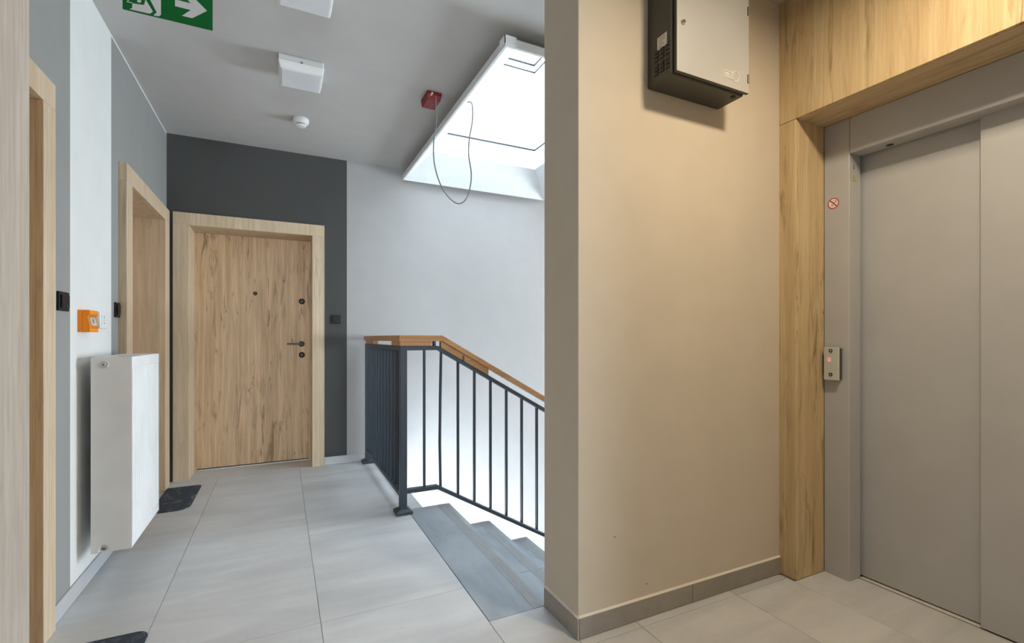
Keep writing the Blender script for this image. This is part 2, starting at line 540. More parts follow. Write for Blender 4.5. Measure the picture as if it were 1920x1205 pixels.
skirt('baseboard_partition', 'brownish tile skirting wrapping the end of the beige partition', [('x', PX, -1, PY0 - 0.009, PY1 - 0.012), ('y', PY0, -1, PX, XW)], 0.080, 'skirting_brown', caulk=True)

# ================================================================== stairs
st = thing('stairs', (0, 0, 0), 'grey tiled steps with ribbed nosings descending behind the beige partition', 'stairs', kind='structure')
RISE, GO = 0.17, 0.298
nst = 9
for k in range(nst):
    x0 = TX0 if k == 0 else TX1 + GO * (k - 1)
    x1 = TX1 + GO * k
    z = -RISE * k
    mb = MB(); mb.box(x0 + 0.004, x1 - 0.012, PY1, TY1 - 0.004, z - 0.35, z - 0.012); mb.build('step_core', ['stair_white'], st)
mb = MB(); mb.box(TX1 + GO * (nst - 1) - 0.012, XE, PY1, YB, -RISE * nst - 0.25, -RISE * nst - 0.012)
mb.build('landing_slab', ['stair_white'], st)
splits = {0: [TY0, TY1], 1: [PY1, 2.345, TY1], 2: [PY1, 2.35, 2.945, TY1]}
for k in range(nst):
    x0 = TX0 if k == 0 else TX1 + GO * (k - 1) - 0.02
    x1 = TX1 + GO * k
    z = -RISE * k
    ys = splits.get(k, [PY1, 2.35, TY1])
    for a, c in zip(ys[:-1], ys[1:]):
        tile(x0, x1, a, c, 'step_tile', st, 'tread_tile', z, 0.0008)
    if k < 6:
        r1 = MB(); r2 = MB()
        for j in range(6):
            xa = x1 - 0.080 + j * 0.0085
            r1.box(xa, xa + 0.0042, ys[0] + 0.002, ys[-1] - 0.002, z - 0.002, z + 0.0016)
            r2.box(xa + 0.0042, xa + 0.0085, ys[0] + 0.002, ys[-1] - 0.002, z - 0.002, z + 0.0002)
        r1.build('nosing_ribs', ['rib_light'], st)['kind'] = 'stuff'; r2.build('nosing_grooves', ['groove_dark'], st)['kind'] = 'stuff'
    rb = MB(); rb.box(x1 - 0.012, x1 - 0.003, PY1 if k else TY0, TY1, z - RISE, z - 0.0125); rb.build('riser_tile', ['step_tile'], st)
for a, c in ((PY1, 3.1), (3.1, YB)):
    tile(TX1 + GO * (nst - 1), XE, a, c, 'step_tile', st, 'landing_tile', -RISE * nst)
for k in range(8):
    x1 = TX1 + GO * (nst - 1) - GO * k; z = -RISE * (nst + 1 + k)
    mb = MB(); mb.box(x1 - GO, x1, TY1 + 0.1, YB, z - 0.3, z); mb.build('step', ['step_tile'], st)

# ================================================================== skylight
sk = thing('window_1', (0, 0, 0), 'white roof skylight shaft with flared hood above the staircase', 'skylight', kind='structure')
def frustum(x0, x1, y0, y1, z0, ins, z1, t, mats, name, parent):
    """four flared panels, inner face from rim to top, thickness outwards"""
    a = [(x0, y0), (x1, y0), (x1, y1), (x0, y1)]
    b_ = [(x0 + ins, y0 + ins), (x1 - ins, y0 + ins), (x1 - ins, y1 - ins), (x0 + ins, y1 - ins)]
    for k in range(4):
        k2 = (k + 1) % 4
        P = [(*a[k], z0), (*a[k2], z0), (*b_[k2], z1), (*b_[k], z1)]
        vs = P + [(p[0], p[1], p[2] + t) for p in P]
        m_ = MB(); m_.add(vs, [(0, 1, 2, 3), (7, 6, 5, 4), (0, 4, 5, 1), (1, 5, 6, 2), (2, 6, 7, 3), (3, 7, 4, 0)])
        m_.build(name, mats, parent)
frustum(SX0, SX1, SY0, SY1, RZ, IN, 2.836, 0.030, ['hood_white'], 'hood_panel', sk)
lip = [(SX0 - 0.012, SX0 + 0.004, SY0 - 0.012, SY1 + 0.012), (SX1 - 0.004, SX1 + 0.012, SY0 - 0.012, SY1 + 0.012),
       (SX0, SX1, SY0 - 0.012, SY0 + 0.004), (SX0, SX1, SY1 - 0.004, SY1 + 0.012)]
for q in lip:
    mb = MB(); mb.box(q[0], q[1], q[2], q[3], RZ, RZ + 0.045); mb.build('hood_lip', ['hood_white'], sk, bev=0.002)
# corner straps on the near left corner, folded sheet ends
mb = MB(); mb.box(SX0 - 0.016, SX0 + 0.05, SY0 - 0.016, SY0 - 0.012, RZ + 0.010, RZ + 0.052)
mb.box(SX0 - 0.016, SX0 - 0.012, SY0 - 0.016, SY0 + 0.05, RZ + 0.010, RZ + 0.052); mb.build('corner_strap', ['hood_white'], sk)
def band(z0, z1, ins, name, mat, th=0.03):
    x0, x1, y0, y1 = OX0 + ins, OX1 - ins, OY0 + ins, OY1 - ins
    for q in ((x0 - th, x0, y0 - th, y1 + th), (x1, x1 + th, y0 - th, y1 + th), (x0, x1, y0 - th, y0), (x0, x1, y1, y1 + th)):
        m_ = MB(); m_.box(*q, z0, z1); m_.build(name, [mat], sk)
band(2.867, 3.020, 0.0, 'curb_panel', 'hood_white', 0.06)
band(3.020, 3.035, 0.002, 'seam_gasket', 'gasket', 0.06)
band(3.035, 3.806, 0.0, 'shaft_panel', 'hood_white', 0.06)
band(3.806, 3.818, 0.002, 'frame_joint', 'gasket', 0.06)
band(3.818, 3.868, 0.012, 'window_frame', 'hood_white', 0.07)
band(3.868, 3.884, 0.014, 'pane_gasket', 'gasket', 0.07)
band(3.884, 3.905, 0.03, 'pane_rim', 'hood_white', 0.09)
mb = MB(); mb.box(OX0 - 0.02, OX1 + 0.02, OY0 - 0.02, OY1 + 0.02, 3.890, 3.898); mb.build('pane', ['dimming_glass'], sk)
mb = MB()
for k in range(4):
    mb.cyl((OX0 + 0.15 + 0.26 * k, OY1, 2.93), (0, -1, 0), 0.006, 0.003, 10)
for k in range(3):
    mb.cyl((OX1, OY1 - 0.2 - 0.4 * k, 2.93), (-1, 0, 0), 0.006, 0.003, 10)
mb.build('screw_heads', ['steel'], sk)['kind'] = 'stuff'

# ---- landing window on the stairs, hidden behind the partition
w2 = thing('window_2', (XE, (WY0 + WY1) / 2, WZ0), 'white framed window on the stair landing hidden behind the partition', 'window', kind='structure')
OW = w2.location
def wbar(name, y0, y1, z0, z1, x0=XE + 0.06, x1=XE + 0.13, mat='hood_white'):
    mb = MB(OW); mb.box(x0, x1, y0, y1, z0, z1); mb.build(name, [mat], w2, bev=0.004)
wbar('window_frame', WY0, WY0 + 0.06, WZ0, WZ1); wbar('window_frame', WY1 - 0.06, WY1, WZ0, WZ1)
wbar('window_frame', WY0 + 0.06, WY1 - 0.06, WZ0, WZ0 + 0.06); wbar('window_frame', WY0 + 0.06, WY1 - 0.06, WZ1 - 0.06, WZ1)
wym = (WY0 + WY1) / 2
wbar('mullion', wym - 0.04, wym + 0.04, WZ0 + 0.06, WZ1 - 0.06)
wbar('pane', WY0 + 0.06, wym - 0.04, WZ0 + 0.06, WZ1 - 0.06, XE + 0.09, XE + 0.10, 'skylight_glass')
wbar('pane', wym + 0.04, WY1 - 0.06, WZ0 + 0.06, WZ1 - 0.06, XE + 0.09, XE + 0.10, 'skylight_glass')
wbar('window_sill', WY0 - 0.04, WY1 + 0.04, WZ0 - 0.03, WZ0, XE - 0.05, XE + 0.06)

w3 = thing('added_window_3', ((RWX0 + RWX1) / 2, YZ, RWZ0), 'unseen white framed window added for daylight at the corridor end behind the viewer', 'window', kind='structure')  # added window, fills the corridor with daylight from behind the viewer
OW3 = w3.location
def wbar3(name, x0, x1, z0, z1, y0=YZ - 0.13, y1=YZ - 0.06, mat='hood_white'):
    mb = MB(OW3); mb.box(x0, x1, y0, y1, z0, z1); mb.build(name, [mat], w3, bev=0.004)
wbar3('window_frame', RWX0, RWX0 + 0.06, RWZ0, RWZ1); wbar3('window_frame', RWX1 - 0.06, RWX1, RWZ0, RWZ1)
wbar3('window_frame', RWX0 + 0.06, RWX1 - 0.06, RWZ0, RWZ0 + 0.06); wbar3('window_frame', RWX0 + 0.06, RWX1 - 0.06, RWZ1 - 0.06, RWZ1)
wbar3('pane', RWX0 + 0.06, RWX1 - 0.06, RWZ0 + 0.06, RWZ1 - 0.06, YZ - 0.10, YZ - 0.09, 'skylight_glass')

# ================================================================== doors
def door(name, label, to, s0, s1, zt, depth, cw_in, proud, outer0, outer1, outer_t, leaf_mat, fittings=False):
    """to(s,d,z): s along wall, d into wall from the wall plane, z up"""
    root = thing(name, to((s0 + s1) / 2, 0, 0), label, 'door', kind='structure')
    O = root.location
    def bx(mb, a0, a1, d0, d1, z0, z1):
        p, q = to(a0, d0, z0), to(a1, d1, z1)
        mb.box(p[0], q[0], p[1], q[1], p[2], q[2])
    lin = 0.018
    for (oa, ia, la) in ((outer0, s0, s0 - lin), (outer1, s1, s1 + lin)):
        mb = MB(O); bx(mb, oa, ia, -proud, 0.0, 0, zt); mb.build('casing', ['oak_casing'], root, bev=0.0015, seg=1)
        mb = MB(O); bx(mb, la, ia, 0.0, depth, 0, zt); mb.build('jamb_lining', ['oak_casing'], root, bev=0.001, seg=1)
        mb = MB(O); ib = ia + (0.014 if la < ia else -0.014); bx(mb, ia, ib, depth - 0.035, depth, 0, zt - 0.012); mb.build('stop_bead', ['oak_leaf'], root)
    mb = MB(O); bx(mb, outer0, outer1, -proud, 0.0, zt, outer_t); mb.build('casing_head', ['oak_casing'], root, bev=0.0015, seg=1)
    mb = MB(O); bx(mb, s0 - lin, s1 + lin, 0.0, depth, zt, zt + 0.02); mb.build('head_lining', ['oak_casing'], root)
    mb = MB(O); bx(mb, s0 + 0.001, s1 - 0.001, depth, depth + 0.05, 0.014, zt + 0.01)
    leaf = mb.build('door_leaf', [leaf_mat], root, bev=0.0015, seg=1)
    mb = MB(O); bx(mb, s0, s1, depth - 0.008, depth + 0.06, 0.0, 0.006); mb.build('threshold', ['sill_aluminium'], root)
    return root, leaf

toB = lambda s, d, z: (s, YB + d, z)
toL = lambda s, d, z: (XL - d, s, z)
d1, leaf1 = door('door_1', 'oak apartment door with black lever handle in the charcoal far wall', toB, -0.660, 0.242, 2.024, 0.285, 0, 0.018, -0.766, 0.341, 2.121, 'oak_leaf')
O1 = d1.location
yl = YB + 0.285
def fit(name, mb, parent, mat='black_metal'): return mb.build(name, [mat], parent, smooth=True)
mb = MB(O1); mb.lathe((-0.21, yl, 1.525), (0, -1, 0), [(0.017, 0), (0.017, 0.004), (0.012, 0.007), (0.006, 0.006)], 20); fit('peephole', mb, leaf1)
for zz, nm in ((1.466, 'upper_lock'), (0.973, 'lower_lock')):
    mb = MB(O1); mb.lathe((0.169, yl, zz), (0, -1, 0), [(0.026, 0), (0.026, 0.008), (0.021, 0.012), (0.013, 0.013), (0.013, 0.017)], 24); lk = fit(nm, mb, leaf1)
    mb = MB(O1); mb.cyl((0.169, yl - 0.0172, zz), (0, -1, 0), 0.008, 0.002, 16); fit('keyway', mb, lk, 'steel') if False else mb.build('keyway', ['gasket'], lk)
mb = MB(O1); mb.lathe((0.167, yl, 1.074), (0, -1, 0), [(0.026, 0), (0.026, 0.008), (0.012, 0.01), (0.010, 0.05), (0.010, 0.058)], 24); h = fit('door_handle', mb, leaf1)
mb = MB(O1); mb.box(0.045, 0.172, yl - 0.062, yl - 0.050, 1.068, 1.083); mb.build('lever', ['black_metal'], h, bev=0.003)

door('door_2', 'oak door recessed in the left wall beyond the radiator', toL, 3.418, 4.271, 2.003, 0.28, 0, 0.037, 3.303, 4.420, 2.102, 'oak_leaf')
door('door_3', 'oak door with pale casing in the near left wall', toL, 1.420, 2.319, 2.003, 0.28, 0, 0.023, 1.315, 2.423, 2.103, 'oak_leaf')
# the open leaf at the left edge and the doorway it belongs to
d4 = thing('door_4', (XL, 0.40, 0), 'pale oak door leaf standing open at the left edge close to the viewer', 'door', kind='structure')
O4 = d4.location
ha, he = Vector((-0.780, 0.380, 0)), Vector((-0.428, 1.208, 0))
dv = (he - ha).normalized(); nv = Vector((-dv.y, dv.x, 0))
mb = MB(O4)
poly = [ha, he, he + nv * 0.045, ha + nv * 0.045]
mb.prism([(p.x, p.y, 0.012) for p in poly], (0, 0, 2.03)); lf = mb.build('door_leaf', ['oak_pale'], d4, bev=0.002, seg=1)
for a0, a1 in ((-0.56, -0.545), (0.405, 0.42)):
    mb = MB(O4); mb.box(XL - 0.28, XL, a0, a1, 0, 2.015); mb.build('jamb_lining', ['oak_casing'], d4)
mb = MB(O4); mb.box(XL - 0.28, XL, -0.56, 0.42, 2.015, 2.03); mb.build('head_lining', ['oak_casing'], d4)
mb = MB(O4); mb.box(XL - 0.30, XL - 0.28, -0.56, 0.42, 0, 2.03); mb.build('hall_shade_panel', ['hall_dark'], d4)  # flat closing panel; the shade of the hall beyond is in its colour
for zz in (0.25, 1.05, 1.82):
    mb = MB(O4); mb.cyl((XL + 0.012, 0.395, zz), (0, 0, 1), 0.008, 0.09, 12); mb.build('hinge', ['black_metal'], d4)

# ================================================================== lift
tr = thing('trim_1', (XW, NY1, 0), 'oak panel surround framing the lift niche', 'lift surround', kind='structure')
OT = tr.location
def ob(name, q, mat, parent, org, bev=0.0):
    mb = MB(org); mb.box(*q); return mb.build(name, [mat], parent, bev=bev, seg=1)
ob('post_panel', (XW, XW + 0.02, NY1, PY0, 0, LZ - 0.001), 'oak_portal', tr, OT, 0.0012)
ob('reveal_panel', (XW + 0.02, XJ, NY1, NY1 + 0.018, 0, LZ), 'oak_portal', tr, OT, 0.001)
ob('head_panel', (XW, XW + 0.02, YR, PY0, LZ + 0.001, CZ), 'oak_portal', tr, OT, 0.0012)
ob('soffit_panel', (XW + 0.02, XJ, NY0 - 0.018, NY1 + 0.018, LZ, LZ + 0.018), 'oak_soffit', tr, OT, 0.001)
ob('post_panel', (XW, XW + 0.02, YR, NY0, 0, LZ - 0.001), 'oak_portal', tr, OT, 0.0012)
ob('reveal_panel', (XW + 0.02, XJ, NY0 - 0.018, NY0, 0, LZ), 'oak_portal', tr, OT, 0.001)

lift = thing('elevator', (XJ, LY0 + 0.45, 0), 'grey steel lift doors with two sliding panels in a grey frame', 'elevator')
OE = lift.location
HZ = 1.985
ob('jamb', (XJ, XJ + 0.09, LY1, NY1, 0, LZ), 'lift_grey', lift, OE, 0.002)
ob('jamb', (XJ, XJ + 0.09, NY0, LY0, 0, LZ), 'lift_grey', lift, OE, 0.002)
hd = ob('header', (XJ, XJ + 0.09, LY0 + 0.0015, LY1 - 0.0015, HZ, LZ), 'lift_grey', lift, OE, 0.002)
PS = 0.868
ob('door_panel', (2.474, 2.500, PS - 0.05, LY1 + 0.03, 0.006, HZ + 0.05), 'lift_grey', lift, OE, 0.002)
ob('door_panel', (2.442, 2.468, LY0 - 0.03, PS, 0.006, HZ + 0.05), 'lift_grey', lift, OE, 0.002)
sl = ob('sill', (2.440, 2.520, LY0, LY1, -0.03, 0.0005), 'sill_aluminium', lift, OE)
for xa in (2.4445,):
    ob('sill_groove', (xa, xa + 0.005, LY0, LY1, -0.01, 0.0012), 'gasket', sl, OE)
ob('shaft_back', (2.53, 2.56, NY0, NY1, 0, LZ), 'gasket', lift, OE)
mb = MB(OE); mb.cyl((2.425, 1.165, HZ), (0, 0, -1), 0.014, 0.0015, 20); mb.build('light_sensor', ['gasket'], hd)
mb = MB(OE); mb.lathe((2.399, LY1, 1.922), (0, -1, 0), [(0.006, 0), (0.006, 0.003), (0.003, 0.004)], 12); mb.build('screw', ['chrome'], lift)
mb = MB(OE); mb.lathe((2.399, LY1, 1.934), (0, -1, 0), [(0.004, 0), (0.004, 0.002), (0.002, 0.003)], 12); mb.build('screw', ['chrome'], lift)

# call panel
cp = thing('call_panel', (XJ, 1.364, 0.930), 'small steel lift call panel with ring button and red floor digit', 'call button')
OC = cp.location
ob('body', (2.347, XJ, 1.3315, 1.397, 0.934, 1.081), 'cabinet_dark', cp, OC, 0.002)
ob('face_plate', (2.338, 2.347, 1.330, 1.3985, 0.930, 1.085), 'call_plate', cp, OC, 0.002)
mb = MB(OC); mb.ring((2.338, 1.366, 0.957), (-1, 0, 0), 0.0052, 0.0085, 0.002, 28); rg = mb.build('button_ring', ['black_plastic'], cp)
mb = MB(OC); mb.cyl((2.338, 1.366, 0.957), (-1, 0, 0), 0.005, 0.0015, 24); mb.build('button', ['steel'], cp)
mb = MB(OC); mb.ring((2.338, 1.366, 1.069), (-1, 0, 0), 0.0048, 0.0085, 0.001, 28)
mb.prism([(2.338, 1.366 + 0.005, 1.0655), (2.338, 1.366 - 0.005, 1.0655), (2.338, 1.366 - 0.0035, 1.0630), (2.338, 1.366 + 0.0035, 1.0630)], (-0.001, 0, 0))
mb.build('logo', ['black_plastic'], cp)
mb = MB(OC)
for k in range(7): mb.box(2.3375, 2.338, 1.374 - k * 0.0026, 1.3755 - k * 0.0026, 1.0555, 1.0575)
mb.build('lettering', ['ink_grey'], cp)['kind'] = 'stuff'
mb = MB(OC); mb.add([], [])
seg = 24; vs = []; 
for rr, hh in ((0.62, 0), (1, 0), (1, 1), (0.62, 1)):
    for k in range(seg):
        an = 2 * pi * k / seg
        vs.append((2.338 - 0.0008 * hh, 1.372 + 0.0065 * rr * cos(an), 1.027 + 0.0095 * rr * sin(an)))
fs = [(j * seg + k, j * seg + (k + 1) % seg, ((j + 1) % 4) * seg + (k + 1) % seg, ((j + 1) % 4) * seg + k) for j in range(4) for k in range(seg)]
mb.add(vs, fs); mb.build('floor_digit', ['red_digit'], cp)

# stickers
s1 = thing('prohibition_sticker', (XJ, 1.371, 1.771), 'round white sticker with red prohibition ring on the lift frame', 'sticker')
OS = s1.location
mb = MB(OS); mb.cyl((XJ, 1.371, 1.771), (-1, 0, 0), 0.0255, 0.0006, 40); mb.build('disc', ['sticker_white'], s1)
mb = MB(OS); mb.ring((XJ - 0.0006, 1.371, 1.771), (-1, 0, 0), 0.0215, 0.0255, 0.0004, 40)
c45 = 0.0225 * 0.7071; wv = 0.0017
mb.prism([(XJ - 0.0006, 1.371 + c45 - wv, 1.771 + c45 + wv), (XJ - 0.0006, 1.371 + c45 + wv, 1.771 + c45 - wv), (XJ - 0.0006, 1.371 - c45 + wv, 1.771 - c45 - wv), (XJ - 0.0006, 1.371 - c45 - wv, 1.771 - c45 + wv)], (-0.0004, 0, 0))
mb.build('red_ring', ['sticker_red'], s1)
mb = MB(OS)
def dab(y, z, hy, hz): mb.box(XJ - 0.0009, XJ - 0.0004, 1.371 + y - hy, 1.371 + y + hy, 1.771 + z - hz, 1.771 + z + hz)
dab(-0.011, 0.006, 0.0018, 0.005); dab(-0.011, 0.0125, 0.0015, 0.0015); dab(-0.003, 0.001, 0.003, 0.003)
dab(0.007, -0.006, 0.0012, 0.006); dab(0.003, -0.009, 0.001, 0.003); dab(-0.001, -0.010, 0.0015, 0.001)
dab(0.000, 0.011, 0.004, 0.0012)
mb.build('pictogram', ['ink_grey'], s1)
s2 = thing('warning_sticker', (2.408, LY1, 1.875), 'tiny yellow warning triangle sticker on the lift door jamb return', 'sticker')
OS = s2.location
def tri(cx, cz, h, y, th, nm, mt):
    mb = MB(OS); mb.prism([(cx - h * 0.55, y, cz - h * 0.5), (cx + h * 0.55, y, cz - h * 0.5), (cx, y, cz + h * 0.5)], (0, -th, 0)); mb.build(nm, [mt], s2)
tri(2.408, 1.875, 0.026, LY1, 0.0005, 'border', 'ink_grey'); tri(2.408, 1.8745, 0.021, LY1 - 0.0005, 0.0004, 'yellow_field', 'sticker_yellow')
mb = MB(OS); mb.prism([(2.4095, LY1 - 0.0009, 1.880), (2.4055, LY1 - 0.0009, 1.8735), (2.408, LY1 - 0.0009, 1.874), (2.4065, LY1 - 0.0009, 1.8675), (2.4105, LY1 - 0.0009, 1.875), (2.4085, LY1 - 0.0009, 1.8748)], (0, -0.0003, 0)); mb.build('bolt_mark', ['ink_grey'], s2)

# ================================================================== railing
rl = thing('stair_railing', (0.706, 3.07, 0), 'dark anthracite metal stair railing with oak handrail at the top of the stairs', 'railing')
ORL = rl.location
RX, RY = 0.706, 3.07
def post(x, y):
    mb = MB(ORL); mb.box(x - 0.0225, x + 0.0225, y - 0.0225, y + 0.0225, 0.0, 1.078); p = mb.build('post', ['anthracite'], rl, bev=0.002, seg=1)
    mb = MB(ORL); e, i = 0.0525, 0.030
    a = [(x - e, y - e), (x + e, y - e), (x + e, y + e), (x - e, y + e)]
    b_ = [(x - i, y - i), (x + i, y - i), (x + i, y + i), (x - i, y + i)]
    vs = [(*p_, 0.001) for p_ in a] + [(*p_, 0.019) for p_ in a] + [(*p_, 0.034) for p_ in b_]
    fs = [(0, 3, 2, 1), (8, 9, 10, 11)] + [(k, (k + 1) % 4, 4 + (k + 1) % 4, 4 + k) for k in range(4)] + [(4 + k, 4 + (k + 1) % 4, 8 + (k + 1) % 4, 8 + k) for k in range(4)]
    mb.add(vs, fs); mb.build('base_cap', ['anthracite'], p, bev=0.0015, seg=1)
post(RX, RY); post(RX, 4.45)
SL = -RISE / GO
KX = 0.932
XS = 3.1
def chain(name, mat, z0, z1, kx, xa, xb, y0, y1):
    """level then sloping bar of the stair section"""
    mb = MB(ORL)
    zz = SL * (xb - kx)
    prof = [(xa, z0), (kx, z0), (xb, z0 + zz), (xb, z1 + zz), (kx, z1), (xa, z1)]
    mb.prism([(x, y0, z) for x, z in prof], (0, y1 - y0, 0))
    return mb.build(name, [mat], rl, bev=0.002, seg=1)
chain('top_rail', 'anthracite', 1.049, 1.078, KX, RX + 0.0225, XS, RY - 0.02, RY + 0.02)
chain('bottom_rail', 'anthracite', 0.125, 0.152, KX, RX + 0.0225, XS, RY - 0.02, RY + 0.02)
# level section back to the far wall
mb = MB(ORL); mb.box(RX - 0.02, RX + 0.02, RY + 0.0225, 4.4275, 1.049, 1.078); mb.build('top_rail', ['anthracite'], rl, bev=0.002, seg=1)
mb = MB(ORL); mb.box(RX - 0.02, RX + 0.02, RY + 0.0225, 4.4275, 0.100, 0.126); mb.build('bottom_rail', ['anthracite'], rl, bev=0.002, seg=1)
xs = [0.846, 0.959, 1.080, 1.199, 1.320, 1.443, 1.566, 1.690]
while xs[-1] < XS - 0.15: xs.append(xs[-1] + 0.123)
for x in xs:
    dz = SL * max(0, x - KX)
    mb = MB(ORL)
    if 0.94 < x < 0.98:       # the second bar is slightly bent
        pts = [(x - 0.002, 0.14 + dz), (x - 0.007, 0.45 + dz), (x - 0.004, 0.75 + dz), (x + 0.002, 1.06 + dz)]
        for (xa, za), (xb, zb) in zip(pts[:-1], pts[1:]):
            mb.add([(xa - 0.006, RY - 0.012, za), (xa + 0.006, RY - 0.012, za), (xa + 0.006, RY + 0.012, za), (xa - 0.006, RY + 0.012, za),
                    (xb - 0.006, RY - 0.012, zb), (xb + 0.006, RY - 0.012, zb), (xb + 0.006, RY + 0.012, zb), (xb - 0.006, RY + 0.012, zb)],
                   [(0, 3, 2, 1), (4, 5, 6, 7), (0, 1, 5, 4), (1, 2, 6, 5), (2, 3, 7, 6), (3, 0, 4, 7)])
    else:
        mb.box(x - 0.006, x + 0.006, RY - 0.012, RY + 0.012, 0.14 + dz, 1.06 + dz)
    mb.build('baluster', ['anthracite'], rl)
y = RY + 0.10
while y < 4.40:
    mb = MB(ORL); mb.box(RX - 0.0125, RX + 0.0125, y - 0.006, y + 0.006, 0.12, 1.055); mb.build('baluster', ['anthracite'], rl)
    y += 0.118
# oak handrail and its under-battens
HK = 0.962
hr = chain('handrail', 'handrail_oak', 1.108, 1.147, HK, 0.676, XS, RY - 0.027, RY + 0.027)
mb = MB(ORL); mb.box(0.676, 0.732, RY + 0.0272, 4.50, 1.108, 1.147); mb.build('handrail', ['handrail_oak'], rl, bev=0.002, seg=1)
mb = MB(ORL); mb.box(0.684, 0.889, RY - 0.021, RY + 0.021, 1.079, 1.1075); mb.build('under_batten', ['handrail_oak'], rl)
mb = MB(ORL)
mb.prism([(0.955, RY - 0.021, 1.078 + SL * (0.955 - KX)), (1.297, RY - 0.021, 1.078 + SL * (1.297 - KX)), (1.297, RY - 0.021, 1.107 + SL * (1.297 - HK)), (0.955, RY - 0.021, 1.107)], (0, 0.042, 0))
mb.build('under_batten', ['handrail_oak'], rl)
mb = MB(ORL); mb.box(0.685, 0.727, RY + 0.023, RY + 0.26, 1.079, 1.1075); mb.build('under_batten', ['handrail_oak'], rl)
mb = MB(ORL); mb.box(0.685, 0.727, 4.06, 4.44, 1.079, 1.1075); mb.build('under_batten', ['handrail_oak'], rl)
for x in (0.912, 1.112, 1.9, 2.6):
    dz = SL * max(0, x - KX)
    mb = MB(ORL); mb.box(x - 0.006, x + 0.006, RY - 0.0225, RY + 0.0225, 1.07 + dz, 1.112 + dz); mb.build('bracket', ['anthracite'], rl)

# ================================================================== radiator
RYN, RYF, RXB, RXF, RZ0, RZ1 = 2.707, 3.240, -0.760, -0.614, 0.172, 1.042
rd = thing('radiator', (-0.69, (RYN + RYF) / 2, RZ0), 'tall white panel radiator with ribbed front hung on the white wall band', 'radiator')
OR = rd.location
# fluted front panel (profile in X-Y, swept in z), flat bands at top and bottom
prof = []
n = 14; fy0, fy1 = RYN + 0.020, RYF - 0.020
prof.append((RXF, RYN + 0.002)); 
pitch = (fy1 - fy0) / n
for k in range(n):
    a = fy0 + k * pitch
    prof += [(RXF, a + pitch * 0.10), (RXF - 0.011, a + pitch * 0.30), (RXF - 0.011, a + pitch * 0.70), (RXF, a + pitch * 0.90)]
prof.append((RXF, RYF - 0.002))
prof2 = prof + [(RXF - 0.016, RYF - 0.002), (RXF - 0.016, RYN + 0.002)]
mb = MB(OR); mb.prism([(x, y, RZ0 + 0.045) for x, y in prof2], (0, 0, RZ1 - RZ0 - 0.095)); mb.build('front_panel', ['white_enamel'], rd)
ob('front_band', (RXF - 0.012, RXF, RYN + 0.002, RYF - 0.002, RZ1 - 0.050, RZ1 - 0.003), 'white_enamel', rd, OR, 0.003)
ob('front_band', (RXF - 0.012, RXF, RYN + 0.002, RYF - 0.002, RZ0, RZ0 + 0.045), 'white_enamel', rd, OR, 0.003)
# end cover with a notch around the lower connection
cxn, czn, rn = -0.716, RZ0 + 0.016, 0.017
poly = [(RXB, RZ0), (cxn - rn, RZ0)]
for k in range(13):
    an = pi - pi * k / 12
    poly.append((cxn + rn * cos(an), czn + rn * sin(an)))
poly += [(cxn + rn, RZ0), (RXF, RZ0), (RXF, RZ1), (RXB, RZ1)]
mb = MB(OR); mb.prism([(x, RYN, z) for x, z in poly], (0, 0.004, 0)); mb.build('end_cover', ['white_enamel'], rd)
mb = MB(OR); mb.prism([(x, RYF - 0.004, z) for x, z in poly], (0, 0.004, 0)); mb.build('end_cover', ['white_enamel'], rd)
ob('back_panel', (RXB, RXB + 0.012, RYN + 0.006, RYF - 0.006, RZ0 + 0.02, RZ1 - 0.02), 'white_enamel', rd, OR)
ob('core_panel', (-0.695, -0.683, RYN + 0.006, RYF - 0.006, RZ0 + 0.02, RZ1 - 0.02), 'white_enamel', rd, OR)
mb = MB(OR); mb.box(RXB, RXF - 0.012, RYN + 0.004, RYN + 0.012, RZ1 - 0.004, RZ1 + 0.002); mb.box(RXB, RXF - 0.012, RYF - 0.012, RYF - 0.004, RZ1 - 0.004, RZ1 + 0.002)
mb.box(RXB, RXB + 0.01, RYN + 0.004, RYF - 0.004, RZ1 - 0.004, RZ1 + 0.002); mb.box(RXF - 0.02, RXF, RYN + 0.004, RYF - 0.004, RZ1 - 0.004, RZ1 + 0.002)
for k in range(22):
    yy = RYN + 0.02 + k * 0.0235
    mb.box(RXB + 0.008, RXF - 0.012, yy, yy + 0.012, RZ1 - 0.003, RZ1 + 0.001)
mb.build('top_grille', ['white_enamel'], rd)
mb = MB(OR); mb.lathe((-0.712, RYN, 1.011), (0, -1, 0), [(0.0165, 0), (0.0165, 0.006), (0.0155, 0.009), (0.008, 0.009), (0.006, 0.012)], 28); pg = mb.build('vent_plug', ['plug_grey'], rd, smooth=True)
mb = MB(OR); mb.cyl((-0.712, RYN - 0.0121, 1.011), (0, -1, 0), 0.003, 0.001, 12); mb.build('plug_screw', ['gasket'], pg)
mb = MB(OR); mb.ring((-0.716, RYN + 0.03, RZ0 + 0.016), (0, -1, 0), 0.008, 0.0145, 0.028, 28); mb.build('lower_connection', ['plug_grey'], rd, smooth=True)
mb = MB(OR); mb.cyl((-0.716, RYN + 0.03, RZ0 + 0.016), (0, -1, 0), 0.008, 0.016, 20); mb.build('lower_plug', ['steel'], rd)
for zz in (0.35, 0.88):
    for yy in (RYN + 0.33, RYF - 0.06):
        ob('wall_bracket', (XL, RXB, yy - 0.015, yy + 0.015, zz, zz + 0.06), 'white_enamel', rd, OR)

